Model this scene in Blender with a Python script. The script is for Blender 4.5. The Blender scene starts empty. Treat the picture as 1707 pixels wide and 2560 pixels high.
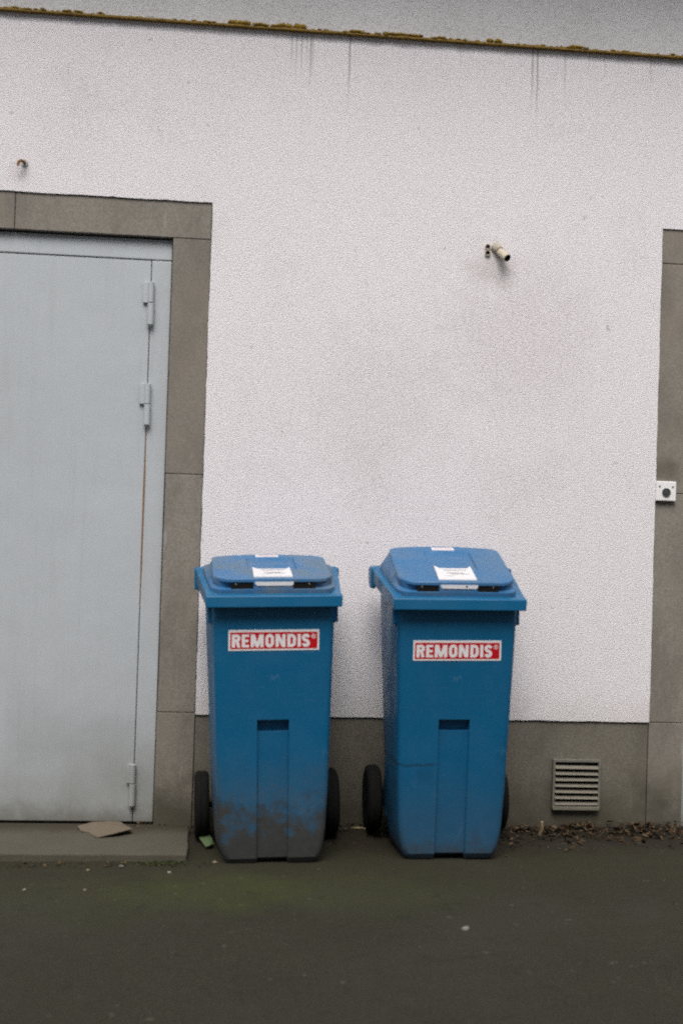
import bpy, bmesh, math, random
from mathutils import Vector, Matrix, noise
random.seed(7)
R = math.radians
S = bpy.context.scene
COL = S.collection

# ------------------------------------------------------------------ camera
cd = bpy.data.cameras.new('camera'); cam = bpy.data.objects.new('camera', cd); COL.objects.link(cam)
S.camera = cam
CP = Vector((0, -4.8734, 1.1307))
cr = Vector((.99436732, -.10104708, .03198641)); cu = Vector((-.03363797, -.01468271, .99932623)); cf = Vector((.10050935, .99477329, .01799903))
cam.matrix_world = Matrix(((cr.x, cu.x, -cf.x, CP.x), (cr.y, cu.y, -cf.y, CP.y), (cr.z, cu.z, -cf.z, CP.z), (0, 0, 0, 1)))
cd.sensor_fit = 'VERTICAL'; cd.sensor_height = 36; cd.lens = 45
cd.clip_start = .05; cd.clip_end = 500
cd.dof.use_dof = True; cd.dof.focus_distance = 6.2; cd.dof.aperture_fstop = 2.8

# ------------------------------------------------------------------ light
SUN_EL, SUN_AZ = 56, 12           # azimuth: degrees to the left of straight behind the camera
w = bpy.data.worlds.new('World'); S.world = w; w.use_nodes = True
wt = w.node_tree; bg = wt.nodes['Background']
sky = wt.nodes.new('ShaderNodeTexSky'); sky.sky_type = 'NISHITA'; sky.sun_disc = False
sky.sun_elevation = R(SUN_EL); sky.sun_rotation = R(180 + SUN_AZ); sky.air_density = 1.0; sky.dust_density = 4.0; sky.ozone_density = .6
hs = wt.nodes.new('ShaderNodeHueSaturation'); hs.inputs['Saturation'].default_value = .28
wt.links.new(sky.outputs[0], hs.inputs['Color']); wt.links.new(hs.outputs[0], bg.inputs[0])
bg.inputs[1].default_value = .135
ld = bpy.data.lights.new('sun', 'SUN'); ld.energy = .5; ld.angle = R(26); ld.color = (1, .965, .93)
sun = bpy.data.objects.new('sun', ld); COL.objects.link(sun)
az = R(SUN_AZ); el = R(SUN_EL)
sd = Vector((-math.sin(az) * math.cos(el), -math.cos(az) * math.cos(el), math.sin(el)))   # towards the sun
sun.rotation_euler = sd.to_track_quat('Z', 'Y').to_euler()
S.view_settings.view_transform = 'Standard'; S.view_settings.look = 'None'
S.view_settings.exposure = 1.08; S.view_settings.gamma = 1
S.render.engine = 'CYCLES'
S.cycles.use_denoising = False; S.cycles.use_light_tree = False; S.cycles.use_adaptive_sampling = False
S.cycles.filter_width = 2.0
S.cycles.max_bounces = 6

# ------------------------------------------------------------------ materials
class M:
    def __init__(s, name, rough=.8, spec=.3):
        s.m = bpy.data.materials.new(name); s.m.use_nodes = True
        s.t = s.m.node_tree; s.b = s.t.nodes['Principled BSDF']
        s.b.inputs['Roughness'].default_value = rough; s.b.inputs['Specular IOR Level'].default_value = spec
        s.co = s.n('ShaderNodeTexCoord').outputs['Object']
    def n(s, k, **kw):
        x = s.t.nodes.new(k)
        for a, b in kw.items(): setattr(x, a, b)
        return x
    def put(s, sock, v):
        if isinstance(v, bpy.types.NodeSocket): s.t.links.new(v, sock)
        elif isinstance(v, tuple) and len(v) == 3 and sock.type == 'RGBA': sock.default_value = (*v, 1)
        else: sock.default_value = v
    def noise(s, scale, detail=3, rough=.55, vec=None, stretch=None, off=(0, 0, 0)):
        v = vec or s.co
        if stretch or off != (0, 0, 0):
            mp = s.n('ShaderNodeMapping'); s.put(mp.inputs[0], v); mp.inputs['Scale'].default_value = stretch or (1, 1, 1); mp.inputs['Location'].default_value = off; v = mp.outputs[0]
        x = s.n('ShaderNodeTexNoise'); s.put(x.inputs['Vector'], v); x.inputs['Scale'].default_value = scale
        x.inputs['Detail'].default_value = detail; x.inputs['Roughness'].default_value = rough
        return x.outputs['Fac']
    def vor(s, scale, vec=None, feat='F1'):
        x = s.n('ShaderNodeTexVoronoi', feature=feat); s.put(x.inputs['Vector'], vec or s.co); x.inputs['Scale'].default_value = scale
        return x.outputs['Distance']
    def mr(s, v, a, b, c=0., d=1., smooth=True):
        x = s.n('ShaderNodeMapRange'); x.interpolation_type = 'SMOOTHSTEP' if smooth else 'LINEAR'
        s.put(x.inputs[0], v)
        for i, q in enumerate((a, b, c, d)): s.put(x.inputs[i + 1], q)
        return x.outputs[0]
    def math(s, op, a, b=0.):
        x = s.n('ShaderNodeMath', operation=op); s.put(x.inputs[0], a); s.put(x.inputs[1], b); return x.outputs[0]
    def mul(s, a, b): return s.math('MULTIPLY', a, b)
    def add(s, a, b): return s.math('ADD', a, b)
    def mx(s, a, b): return s.math('MAXIMUM', a, b)
    def xyz(s):
        x = s.n('ShaderNodeSeparateXYZ'); s.put(x.inputs[0], s.co); return x.outputs
    def mix(s, f, a, b):
        x = s.n('ShaderNodeMix', data_type='RGBA'); s.put(x.inputs[0], f); s.put(x.inputs[6], a); s.put(x.inputs[7], b); return x.outputs[2]
    def col(s, c): s.put(s.b.inputs['Base Color'], c); return s
    def rgh(s, v): s.put(s.b.inputs['Roughness'], v); return s
    def bump(s, h, strength=.5, dist=.002):
        x = s.n('ShaderNodeBump'); x.inputs['Strength'].default_value = strength; x.inputs['Distance'].default_value = dist
        s.put(x.inputs['Height'], h); s.t.links.new(x.outputs[0], s.b.inputs['Normal']); return s

def plaster_mat():
    m = M('plaster', .93, .15); X, Y, Z = m.xyz()
    g1 = m.noise(120, 3, .6, stretch=(1, 1, 2.1)); g2 = m.noise(260, 2, .6)
    pit = m.mr(g1, .30, .47)
    base = m.mix(m.noise(1.1, 4), (.735, .698, .710), (.79, .752, .762))
    base = m.mix(m.mul(m.math('SUBTRACT', 1., pit), .30), base, (.44, .41, .41))
    # soiled areas: warm grey smudges with their own outline
    d = m.mul(m.mr(m.noise(2.3, 5, .62, off=(3, 0, 1)), .50, .76), m.mr(g1, .60, .40))
    d = m.mul(d, m.mr(m.noise(48, 3, .6), .36, .62, .15, 1.))
    base = m.mix(m.mul(d, .55), base, (.42, .375, .36))
    spots = m.mul(m.mr(m.noise(26, 2, .5), .68, .74), m.mr(m.noise(2.2, 3, off=(9, 0, 4)), .48, .6))
    base = m.mix(m.mul(spots, .6), base, (.36, .26, .23))
    # drips that run down from the ledge
    tot = None
    for x0, ln, wd, k in ((.245, .17, .0035, .5), (.262, .24, .003, .45), (.283, .2, .0035, .55), (.302, .16, .003, .4), (.318, .26, .004, .65), (.327, .2, .003, .4),
                          (.468, .34, .0045, .6), (.72, .12, .003, .25), (1.185, .28, .004, .6), (1.205, .36, .004, .65), (1.315, .22, .004, .4), (1.41, .1, .003, .3),
                          (1.475, .12, .003, .35), (1.53, .08, .003, .3), (1.66, .16, .004, .35), (1.70, .1, .003, .3), (-.2, .06, .003, .25), (.9, .09, .003, .25)):
        wob = m.add(X, m.mul(m.noise(6, 1, off=(x0 * 9, 0, 0)), .004))
        a = m.mr(m.math('ABSOLUTE', m.math('SUBTRACT', wob, x0 + .002)), wd * 1.5, wd * .2)
        b = m.mr(Z, 3.05 - ln, 3.05 - ln * .12, 0., min(.95, k * .95))
        c = m.mul(a, b); tot = c if tot is None else m.add(tot, c)
    base = m.mix(m.math('MINIMUM', tot, .8), base, (.17, .185, .17))
    # splash soiling low on the plaster and around the stubs
    lowd = m.mul(m.mr(m.add(Z, m.mul(m.noise(9, 4), .25)), .72, .5), .3)
    base = m.mix(lowd, base, (.45, .42, .36))
    def blob(x0, z0, r):
        dx = m.math('SUBTRACT', X, x0); dz = m.math('SUBTRACT', Z, z0)
        dd = m.math('SQRT', m.add(m.mul(dx, dx), m.mul(dz, dz)))
        return m.mr(m.add(dd, m.mul(m.math('SUBTRACT', m.noise(11, 4), .5), r * 1.2)), r, r * .2)
    st = m.add(m.add(m.mul(blob(1.05, 2.19, .11), .38), m.mul(blob(-.75, 2.45, .06), .25)), m.mul(m.add(m.mul(blob(1.18, 1.92, .44), .38), m.mul(blob(.62, 1.66, .42), .32)), m.mr(m.noise(70, 3, .6, stretch=(1, 1, 1.8)), .40, .62, .12, 1.)))
    base = m.mix(st, base, (.47, .41, .37))
    m.col(base)
    m.bump(m.add(m.mul(g1, 1.), m.mul(g2, .35)), .75, .0055)
    return m.m

def upper_mat():
    m = M('upper_plaster', .93, .15); g = m.noise(120, 3, .6)
    b = m.mix(m.mr(m.noise(3, 5, .65), .35, .7), (.60, .588, .588), (.545, .535, .525))
    b = m.mix(m.mul(m.mr(g, .5, .34), .35), b, (.3, .3, .29))
    m.col(b); m.bump(g, .8, .004); return m.m

def stone_mat(name, c1, c2, dirt=.0):
    m = M(name, .85, .25); X, Y, Z = m.xyz()
    sp = m.noise(330, 2, .7); sp2 = m.noise(110, 3, .6)
    b = m.mix(m.mr(sp2, .36, .64), c1, c2)
    b = m.mix(m.mr(sp, .60, .70, 0, .35), b, tuple(min(1, q * 1.7) for q in c2))
    b = m.mix(m.mr(sp, .40, .30, 0, .45), b, tuple(q * .45 for q in c1))
    b = m.mix(m.mr(m.noise(3.2, 5, .65, stretch=(1.5, 1, .8)), .42, .68, 0, .5), b, tuple(q * .62 for q in c1))
    b = m.mix(m.mr(m.noise(2.3, 4, .6, off=(5, 1, 2)), .5, .7, 0, .4), b, (c2[0] * 1.15, c2[1] * 1.05, c2[2] * .98))
    b = m.mix(m.mul(m.mr(m.noise(14, 2, .4, stretch=(2.2, 1, .55), off=(2, 2, 2)), .68, .76), .22), b, (.42, .42, .41))
    isl = m.n('ShaderNodeNewGeometry').outputs['Random Per Island']
    b = m.mix(m.mr(isl, 0., 1., 0., .32, False), b, tuple(q * .62 for q in c1))
    # damp green-brown soiling near the ground
    dd = m.mr(m.add(Z, m.mul(m.noise(7, 5, .65), .42)), .53, .20, 0., .92)
    b = m.mix(dd, b, (.060, .054, .036))
    if dirt: 
        dx = m.math('SUBTRACT', X, 1.78); dz = m.math('SUBTRACT', Z, 1.43)
        q = m.math('SQRT', m.add(m.mul(dx, dx), m.mul(dz, dz)))
        b = m.mix(m.mr(m.add(q, m.mul(m.noise(20, 3), .06)), .12, .04, 0, .6), b, (.07, .065, .045))
    m.col(b); m.bump(m.add(sp, m.mul(sp2, .6)), .35, .0015); return m.m

def door_mat(name):
    m = M(name, .5, .35); X, Y, Z = m.xyz()
    b = m.mix(m.noise(1.7, 4, .6), (.385, .41, .425), (.455, .48, .50))
    b = m.mix(m.mr(m.noise(18, 4, .7, stretch=(1, 1, .35)), .55, .75, 0, .13), b, (.33, .35, .37))
    b = m.mix(m.mr(m.noise(38, 4, .7, stretch=(1, 1, .05)), .50, .72, 0, .28), b, (.34, .35, .35))
    b = m.mix(m.mr(m.noise(30, 5, .7, off=(3, 3, 3)), .66, .74, 0, .30), b, (.22, .19, .15))
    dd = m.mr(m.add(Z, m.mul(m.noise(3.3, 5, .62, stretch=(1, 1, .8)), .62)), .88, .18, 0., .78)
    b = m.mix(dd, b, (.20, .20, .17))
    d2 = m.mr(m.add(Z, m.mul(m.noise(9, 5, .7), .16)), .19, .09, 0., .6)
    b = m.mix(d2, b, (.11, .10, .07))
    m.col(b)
    m.rgh(m.mr(m.noise(60, 2), .3, .7, .42, .62)); m.bump(m.add(m.noise(3, 2), m.mul(m.noise(240, 2), .03)), .4, .014); return m.m

def rust_mat(name='rust'):
    m = M(name, .85, .2); m.col(m.mix(m.noise(60, 4, .7), (.11, .055, .03), (.34, .17, .06))); return m.m

def gap_mat():
    m = M('door_gap', .9, .1); X, Y, Z = m.xyz()
    rust = m.mr(m.add(Z, m.mul(m.noise(30, 2), .1)), .75, 1.0)
    rust = m.mul(rust, m.mr(Z, 1.60, 1.50))
    m.col(m.mix(rust, (.13, .115, .105), m.mix(m.noise(45, 3), (.16, .075, .03), (.42, .24, .10)))); return m.m

def asphalt_mat():
    m = M('asphalt', .9, .22); X, Y, Z = m.xyz()
    v = m.vor(150); n1 = m.noise(90, 4, .7); n2 = m.noise(260, 2, .7)
    b = m.mix(m.noise(3, 5, .6), (.0205, .0190, .0105), (.0325, .0300, .0175))
    b = m.mix(m.mr(n2, .56, .70, 0, .6), b, (.10, .093, .07))
    b = m.mix(m.mr(n2, .44, .32, 0, .6), b, (.018, .017, .014))
    # brown silt collected towards the wall
    silt = m.mr(m.add(Y, m.mul(m.noise(2.2, 5, .6), .9)), -1.0, .25, 0., .75)
    b = m.mix(silt, b, m.mix(n1, (.0195, .0175, .0088), (.035, .0315, .0170)))
    soil_shade = m.mr(m.add(Y, m.mul(m.noise(8, 4, .6), .3)), -.28, -.02, 0, .85)  # dark soil along the wall foot, widened to paint in contact shade
    b = m.mix(soil_shade, b, (.020, .016, .010))
    # green algae film in front of the bins
    def blob(x0, y0, rx, ry, k):
        dx = m.math('DIVIDE', m.math('SUBTRACT', X, x0), rx); dy = m.math('DIVIDE', m.math('SUBTRACT', Y, y0), ry)
        q = m.math('SQRT', m.add(m.mul(dx, dx), m.mul(dy, dy)))
        return m.mr(m.add(q, m.mul(m.math('SUBTRACT', m.noise(5, 5, .65), .5), 1.3)), 1.1, .15, 0., k)
    g = m.math('MINIMUM', m.add(blob(.05, -.80, .40, .28, .62), m.add(blob(.5, -.82, .5, .34, .34), blob(-.35, -.9, .45, .35, .25))), .75)
    b = m.mix(m.mul(g, m.mr(n1, .25, .6, .6, 1.)), b, (.045, .050, .013))
    b = m.mix(m.mr(m.noise(1.6, 6, .7, off=(7, 2, 0)), .48, .66, 0, .45), b, (.036, .034, .025))
    b = m.mix(m.mr(m.noise(14, 5, .75, off=(1, 6, 0)), .55, .70, 0, .5), b, (.014, .013, .010))
    fl = m.mr(m.noise(34, 1, .3, off=(4, 4, 0)), .755, .79, 0, .28)
    b = m.mix(fl, b, (.17, .155, .12))
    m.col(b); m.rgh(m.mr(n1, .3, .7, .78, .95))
    m.bump(m.add(m.mul(v, .6), m.add(n1, m.mul(n2, .5))), .8, .006); return m.m

def concrete_mat():
    m = M('concrete', .9, .2); X, Y, Z = m.xyz(); n = m.noise(160, 3, .7)
    b = m.mix(m.noise(5, 5, .6), (.062, .056, .040), (.096, .088, .066))
    b = m.mix(m.mr(n, .58, .72, 0, .5), b, (.24, .225, .19)); b = m.mix(m.mr(n, .42, .3, 0, .5), b, (.05, .045, .035))
    b = m.mix(m.mr(m.add(Y, m.mul(m.noise(9, 4), .12)), -.12, 0.04, 0., .8), b, (.035, .028, .018))
    m.col(b); m.bump(n, .6, .003); return m.m

def bin_mat(name, dirt, lid=False):
    m = M(name, .42, .45); X, Y, Z = m.xyz()
    c1, c2 = ((.020, .110, .25), (.032, .132, .285)) if lid else ((.001, .092, .200), (.002, .108, .235))
    b = m.mix(m.noise(2.5, 4, .6), c1, c2)
    sp = m.noise(420, 1, .5)
    b = m.mix(m.mr(sp, .55, .75, 0, .25), b, (.10, .22, .40))
    # scuffs and weathered bloom
    sc = m.mr(m.noise(22, 4, .7, stretch=(.5, 1, 2.4)), .62, .78, 0, .22)
    b = m.mix(sc, b, (.16, .24, .34))
    scl = m.mr(m.math('ABSOLUTE', m.math('SUBTRACT', m.noise(9, 2, .4, stretch=(1, 1, .3), off=(8, 8, 8)), .5)), .006, .001)
    b = m.mix(m.mul(m.mul(scl, m.mr(m.noise(5, 2), .5, .62)), .35), b, (.10, .20, .32))
    r = m.mr(m.noise(8, 4), .3, .7, .36, .55)
    if lid:
        dm = m.mr(m.noise(5.5, 5, .62, off=(dirt * 3, 1, 0)), .38, .64, 0., .25 + .6 * dirt)
        b = m.mix(m.mul(dm, .8), b, (.12, .15, .165)); r = m.mx(r, m.mul(dm, .9))
        b = m.mix(m.mul(m.mr(m.noise(55, 3, .6), .62, .72), .35), b, (.15, .14, .11))
    else:
        # dust bloom that starts low on the body
        dz = m.add(Z, m.mul(m.math('SUBTRACT', m.noise(7, 5, .6), .5), .30))
        if dirt > .5:
            f = m.mr(m.add(Z, m.mul(m.math('SUBTRACT', m.noise(9, 6, .72, off=(2, 2, 5)), .5), .62)), .235, .10, 0., .92)
            pat = m.mr(m.noise(13, 3, .5, off=(6, 3, 2)), .60, .69, 1., .42)
            f = m.mul(f, pat)
            b = m.mix(m.mul(m.mr(dz, .42, .16, 0., .50), m.mr(m.noise(60, 4, .7), .35, .6, .5, 1.)), b, (.075, .09, .10))
            b = m.mix(f, b, m.mix(m.noise(40, 4, .6), (.022, .0195, .0135), (.052, .046, .034)))
            r = m.mx(r, f)
        else:
            f = m.mr(dz, .40, -.02, 0., .55)
            b = m.mix(f, b, (.045, .085, .13)); b = m.mix(m.mr(m.add(Z, m.mul(m.math('SUBTRACT', m.noise(16, 6, .75), .5), .30)), .09, .0, 0., .55), b, (.05, .046, .036)); r = m.mx(r, f)
            scr = m.mul(m.mr(m.math('ABSOLUTE', m.math('SUBTRACT', m.add(Z, m.mul(m.noise(30, 2), .016)), .345)), .007, .002), m.mr(X, -.05, -.07))
            b = m.mix(m.mul(scr, .6), b, (.012, .035, .06))
            b = m.mix(m.mul(m.mr(m.noise(6, 3, .5, off=(1, 5, 3)), .60, .72), .35), b, (.004, .06, .13))
    m.col(b); m.rgh(r); m.bump(m.add(m.mul(m.noise(6, 2), 1.), m.mul(m.noise(330, 2), .06)), .25, .004); return m.m

def plain(name, c, rough=.6, spec=.3, var=.25, sc=40):
    m = M(name, rough, spec)
    m.col(m.mix(m.noise(sc, 4, .6), tuple(q * (1 - var) for q in c), tuple(min(1, q * (1 + var)) for q in c)))
    m.bump(m.noise(sc * 4, 2), .2, .001); return m.m

MP = plaster_mat(); MU = upper_mat()
MS = stone_mat('stone_surround', (.195, .176, .148), (.250, .226, .194), 1); MPL = stone_mat('stone_plinth', (.132, .119, .094), (.176, .160, .130))
MD = door_mat('door_paint'); MG = gap_mat(); MRU = rust_mat(); MA = asphalt_mat(); MC = concrete_mat()
MRUB = plain('black_rubber', (.008, .008, .0075), .9, .12, .4, 60)
MHUB = plain('black_plastic', (.007, .007, .007), .7, .15)
MDARK = plain('dark_void', (.012, .011, .010), .95, .05)
MW = plain('white_vinyl', (.78, .76, .75), .45, .4, .05, 60)
MRED = plain('red_vinyl', (.50, .006, .013), .4, .4, .10, 20)
MLAB = plain('grey_white_label', (.60, .585, .59), .6, .25, .08, 90)
MWL = plain('white_letter', (.80, .77, .77), .45, .4, .04, 60)
MMETAL = plain('vent_metal', (.165, .15, .115), .6, .4, .35, 50)
MVB = plain('vent_frame_metal', (.15, .145, .12), .7, .3, .35, 40)
MPVC = plain('dirty_beige_plastic', (.50, .44, .34), .7, .3, .3, 45)
MCARD = plain('brown_cardboard', (.14, .114, .084), .9, .1, .2, 30)
MGRN = plain('green_card', (.085, .125, .055), .7, .2, .25, 60)
MMOSS = plain('dry_moss', (.23, .145, .022), .95, .1, .6, 90)
MSLATE = plain('weathered_flashing', (.20, .125, .030), .85, .2, .75, 55)
MSTEEL = plain('galvanised_metal', (.35, .36, .37), .45, .5, .15)

# ------------------------------------------------------------------ mesh helpers
def tag(o, label=None, cat=None, group=None, kind=None):
    if label: o['label'] = label
    if cat: o['category'] = cat
    if group: o['group'] = group
    if kind: o['kind'] = kind
    return o
def obj(name, bm, mats, parent=None, smooth=False, bevel=0, seg=2, ang=40):
    bmesh.ops.recalc_face_normals(bm, faces=bm.faces[:])
    me = bpy.data.meshes.new(name); bm.to_mesh(me); bm.free()
    for m in (mats if isinstance(mats, (list, tuple)) else [mats]): me.materials.append(m)
    o = bpy.data.objects.new(name, me); COL.objects.link(o)
    if smooth:
        for p in me.polygons: p.use_smooth = True
        if hasattr(me, 'set_sharp_from_angle'): me.set_sharp_from_angle(angle=R(ang))
    if bevel:
        b = o.modifiers.new('bevel', 'BEVEL'); b.width = bevel; b.segments = seg; b.limit_method = 'ANGLE'; b.angle_limit = R(35)
    if parent: o.parent = parent
    return o
def empty(name, loc=(0, 0, 0), rot=None):
    o = bpy.data.objects.new(name, None); COL.objects.link(o); o.location = loc; o.empty_display_size = .05
    return o
def box(bm, a, b, mi=0, M4=None):
    vs = [bm.verts.new(Vector((x, y, z))) for x in (a[0], b[0]) for y in (a[1], b[1]) for z in (a[2], b[2])]
    if M4:
        for v in vs: v.co = M4 @ v.co
    for f in ((0, 1, 3, 2), (4, 6, 7, 5), (0, 4, 5, 1), (2, 3, 7, 6), (0, 2, 6, 4), (1, 5, 7, 3)):
        bm.faces.new([vs[i] for i in f]).material_index = mi
def prism(bm, pts, f0, f1, mi=0):
    """pts: 2D list, f0/f1 map a 2D point to the front/back 3D point"""
    a = [bm.verts.new(f0(*p)) for p in pts]; b = [bm.verts.new(f1(*p)) for p in pts]
    bm.faces.new(a).material_index = mi; bm.faces.new(b[::-1]).material_index = mi
    n = len(pts)
    for i in range(n): bm.faces.new((a[i], b[i], b[(i + 1) % n], a[(i + 1) % n])).material_index = mi
def tube(bm, pts, r, n=14, cap=True, mi=0):
    rings = []
    for i, p in enumerate(pts):
        p = Vector(p); a = Vector(pts[max(i - 1, 0)]); b = Vector(pts[min(i + 1, len(pts) - 1)]); t = (b - a).normalized()
        q = t.to_track_quat('Z', 'Y'); rr = r[i] if isinstance(r, (list, tuple)) else r
        rings.append([bm.verts.new(p + q @ Vector((rr * math.cos(2 * math.pi * k / n), rr * math.sin(2 * math.pi * k / n), 0))) for k in range(n)])
    for A, B in zip(rings, rings[1:]):
        for k in range(n): bm.faces.new((A[k], A[(k + 1) % n], B[(k + 1) % n], B[k])).material_index = mi
    if cap: bm.faces.new(rings[0][::-1]).material_index = mi; bm.faces.new(rings[-1]).material_index = mi
def lathe_x(bm, prof, c, n=40, mi=0):
    """profile of (x, r) round an axis parallel to X through c"""
    rings = []
    for x, r in prof: rings.append([bm.verts.new((c[0] + x, c[1] + r * math.cos(2 * math.pi * k / n), c[2] + r * math.sin(2 * math.pi * k / n))) for k in range(n)])
    for A, B in zip(rings, rings[1:]):
        for k in range(n): bm.faces.new((A[k], A[(k + 1) % n], B[(k + 1) % n], B[k])).material_index = mi
    for rg in (rings[0][::-1], rings[-1]): bm.faces.new(rg).material_index = mi
def ragged(pts, amp, step=.02, seed=0, edges=None):
    """insert jittered points along the edges of a 2D polygon; edges = indices of ragged edges"""
    out = []; n = len(pts)
    for i in range(n):
        a = Vector(pts[i]); b = Vector(pts[(i + 1) % n]); out.append(tuple(a))
        if edges is not None and i not in edges: continue
        L = (b - a).length; k = int(L / step)
        nn = Vector((-(b - a).y, (b - a).x)).normalized()
        for j in range(1, k):
            p = a + (b - a) * (j / k)
            v = noise.noise(Vector((p.x * 9 + seed, p.y * 9, seed))) + .6 * noise.noise(Vector((p.x * 40 + seed, p.y * 40, seed)))
            q = p + nn * amp * v; out.append((q.x, q.y))
    return out
def wallpoly(bm, pts, yf, yb): prism(bm, pts, lambda x, z: Vector((x, yf, z)), lambda x, z: Vector((x, yb, z)))

def gz(x, y):
    """height of the ground"""
    z = .009 * (x - .25) if abs(x) < 6 else .009 * (math.copysign(6, x) - .25)
    near = max(0, 1 - abs(y + 1) / 3)
    z += .004 * noise.noise(Vector((x * 1.3, y * 1.3, 0))) * near
    for cx in (.58, 1.10): z += .034 * math.exp(-(((x - cx) / .07) ** 2 + ((y + .09) / .09) ** 2))
    for cx in (-.03, .49): z += .014 * math.exp(-(((x - cx) / .07) ** 2 + ((y + .13) / .09) ** 2))
    if x > 1.15: z += .016 * math.exp(-((y + .02) / .09) ** 2) * min(1, (x - 1.15) / .2)
    return z

# ------------------------------------------------------------------ ground
bm = bmesh.new()
xs = [-60, -30, -15, -8, -4] + [-3 + .05 * i for i in range(121)] + [4, 8, 15, 30, 60]
ys = [-80, -50, -30, -15, -9, -7] + [-6 + .1 * i for i in range(41)] + [-1.95 + .05 * i for i in range(40)] + [.1, .6]
ys = sorted(set(round(q, 3) for q in ys))
g = [[bm.verts.new((x, y, gz(x, y))) for y in ys] for x in xs]
for i in range(len(xs) - 1):
    for j in range(len(ys) - 1): bm.faces.new((g[i][j], g[i + 1][j], g[i + 1][j + 1], g[i][j + 1]))
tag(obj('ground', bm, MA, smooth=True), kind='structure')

# ------------------------------------------------------------------ the building
bld = tag(empty('building', (.8, .2, 0)), 'plain rendered building with off-white plaster wall, stone plinth and grey stone door surrounds', 'building')
bld.location = (0, 0, 0)
JL0, JL1, JR0, JR1 = -.180, -.037, 1.7265, 1.868
LT, LB, PL, LE = 2.379, 2.2365, .4365, 3.052
DL, DR2 = -2.30, 3.95           # far edges of the two door openings
# plaster, proud of the stone
bm = bmesh.new()
main = [(JL1, PL), (JR0, PL), (JR0, LT), (JR1 + 2.22, LT), (JR1 + 2.22, PL), (8, PL), (8, LE), (-7, LE), (-7, PL), (DL - .14, PL), (DL - .14, LT), (JL1, LT)]
wallpoly(bm, ragged(main, .0022, .014, 3, edges={0, 1, 2, 10, 11}), 0, .14)
obj('plaster_wall', bm, MP, bld)
bm = bmesh.new(); wallpoly(bm, [(-7, LE + .012), (8, LE + .012), (8, 3.979), (-7, 3.979)], -.004, .14)
obj('upper_wall', bm, MU, bld)
bm = bmesh.new(); box(bm, (-7, .141, -.3), (DL - .15, .35, 4.6)); box(bm, (JL1 - .001, .141, -.3), (JR0, .35, 4.6)); box(bm, (JR1 + 2.2, .141, -.3), (8, .35, 4.6))
box(bm, (DL - .149, .141, LB + .1), (JL1 - .002, .35, 4.6)); box(bm, (JR0 + .001, .141, LB + .1), (JR1 + 2.199, .35, 4.6))
box(bm, (-7, .36, -.3), (8, .5, 4.6))
obj('wall_core', bm, MDARK, bld)
# stone: jambs and lintel of the left door
def blocks(name, lst, mat, y0=.006, y1=.14, rag=.0006, bev=.0025):
    bm = bmesh.new()
    for k, (x0, z0, x1, z1) in enumerate(lst):
        dy = random.uniform(0, .0015)
        wallpoly(bm, ragged([(x0, z0), (x1, z0), (x1, z1), (x0, z1)], rag, .05, k * 7), y0 + dy, y1)
    return obj(name, bm, mat, bld, bevel=bev)
G = .0022
blocks('door_jamb', [(JL0, -.1, JL1 - .001, .441), (JL0 + .001, .441 + G, JL1 - .0025, 1.341), (JL0, 1.341 + G, JL1 - .001, LB)], MS)
blocks('door_lintel', [(DL - .13, LB + G, -.772, LT - .001), (-.772 + G, LB + G, JL1 - .001, LT - .002)], MS)
blocks('door_jamb', [(DL - .13, -.1, DL, .441), (DL - .13, .441 + G, DL, 1.341), (DL - .13, 1.341 + G, DL, LB)], MS)
blocks('door_jamb', [(JR0 + .001, -.1, JR1, .434), (JR0 + .002, .434 + G, JR1, 1.335), (JR0 + .001, 1.335 + G, JR1, LB + .004)], MS)
blocks('door_lintel', [(JR0 + .001, LB + .004 + G, 2.6, LT - .001), (2.6 + G, LB + .004 + G, JR1 + 2.21, LT - .001)], MS)
blocks('door_jamb', [(DR2, -.1, DR2 + .13, .434), (DR2, .434 + G, DR2 + .13, 1.335), (DR2, 1.335 + G, DR2 + .13, LB + .004)], MS)
for q in ((JL1 + .0015, -.1, JR0 - .0015, PL - .001), (-7, -.1, DL - .145, PL - .001), (DR2 + .145, -.1, 8, PL - .001)): blocks('plinth', [q], MPL, y0=.007)
# ledge with its moss
bm = bmesh.new()
n = 420; prev = None
for i in range(n + 1):
    x = -7 + 15 * i / n
    zt = LE + .0085 + .0025 * noise.noise(Vector((x * 14, 0, 0))); zb = LE - .001 + .002 * noise.noise(Vector((x * 22, 5, 0)))
    yf = -.024 + .005 * noise.noise(Vector((x * 17, 9, 0)))
    cur = [bm.verts.new(q) for q in ((x, -.0, zb), (x, yf, zb), (x, yf + .001, zt - .003), (x, yf + .006, zt), (x, .0, zt + .001))]
    if prev:
        for a in range(5): bm.faces.new((prev[a], prev[(a + 1) % 5], cur[(a + 1) % 5], cur[a]))
    prev = cur
obj('ledge', bm, MSLATE, bld)
bm = bmesh.new()
def clump(bm, c, r, seed, sq=.6):
    vs = bmesh.ops.create_icosphere(bm, subdivisions=2, radius=1)['verts']
    for v in vs:
        d = 1 + .7 * noise.noise(v.co * 1.7 + Vector((seed, 0, 0)))
        v.co = Vector(c) + Vector((v.co.x * r[0], v.co.y * r[1], v.co.z * r[2])) * d
for i in range(620):
    x = random.uniform(-2.4, 3.4)
    dens = noise.noise(Vector((x * 2.1, 3, 3)))
    if dens < .05 and random.random() < .6: continue
    s = random.uniform(.15, .6)
    clump(bm, (x, random.uniform(-.026, -.010), LE + .010 + random.uniform(-.004, .003)), (.012 * s + .004, .007 * s, .007 * s), i)
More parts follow.
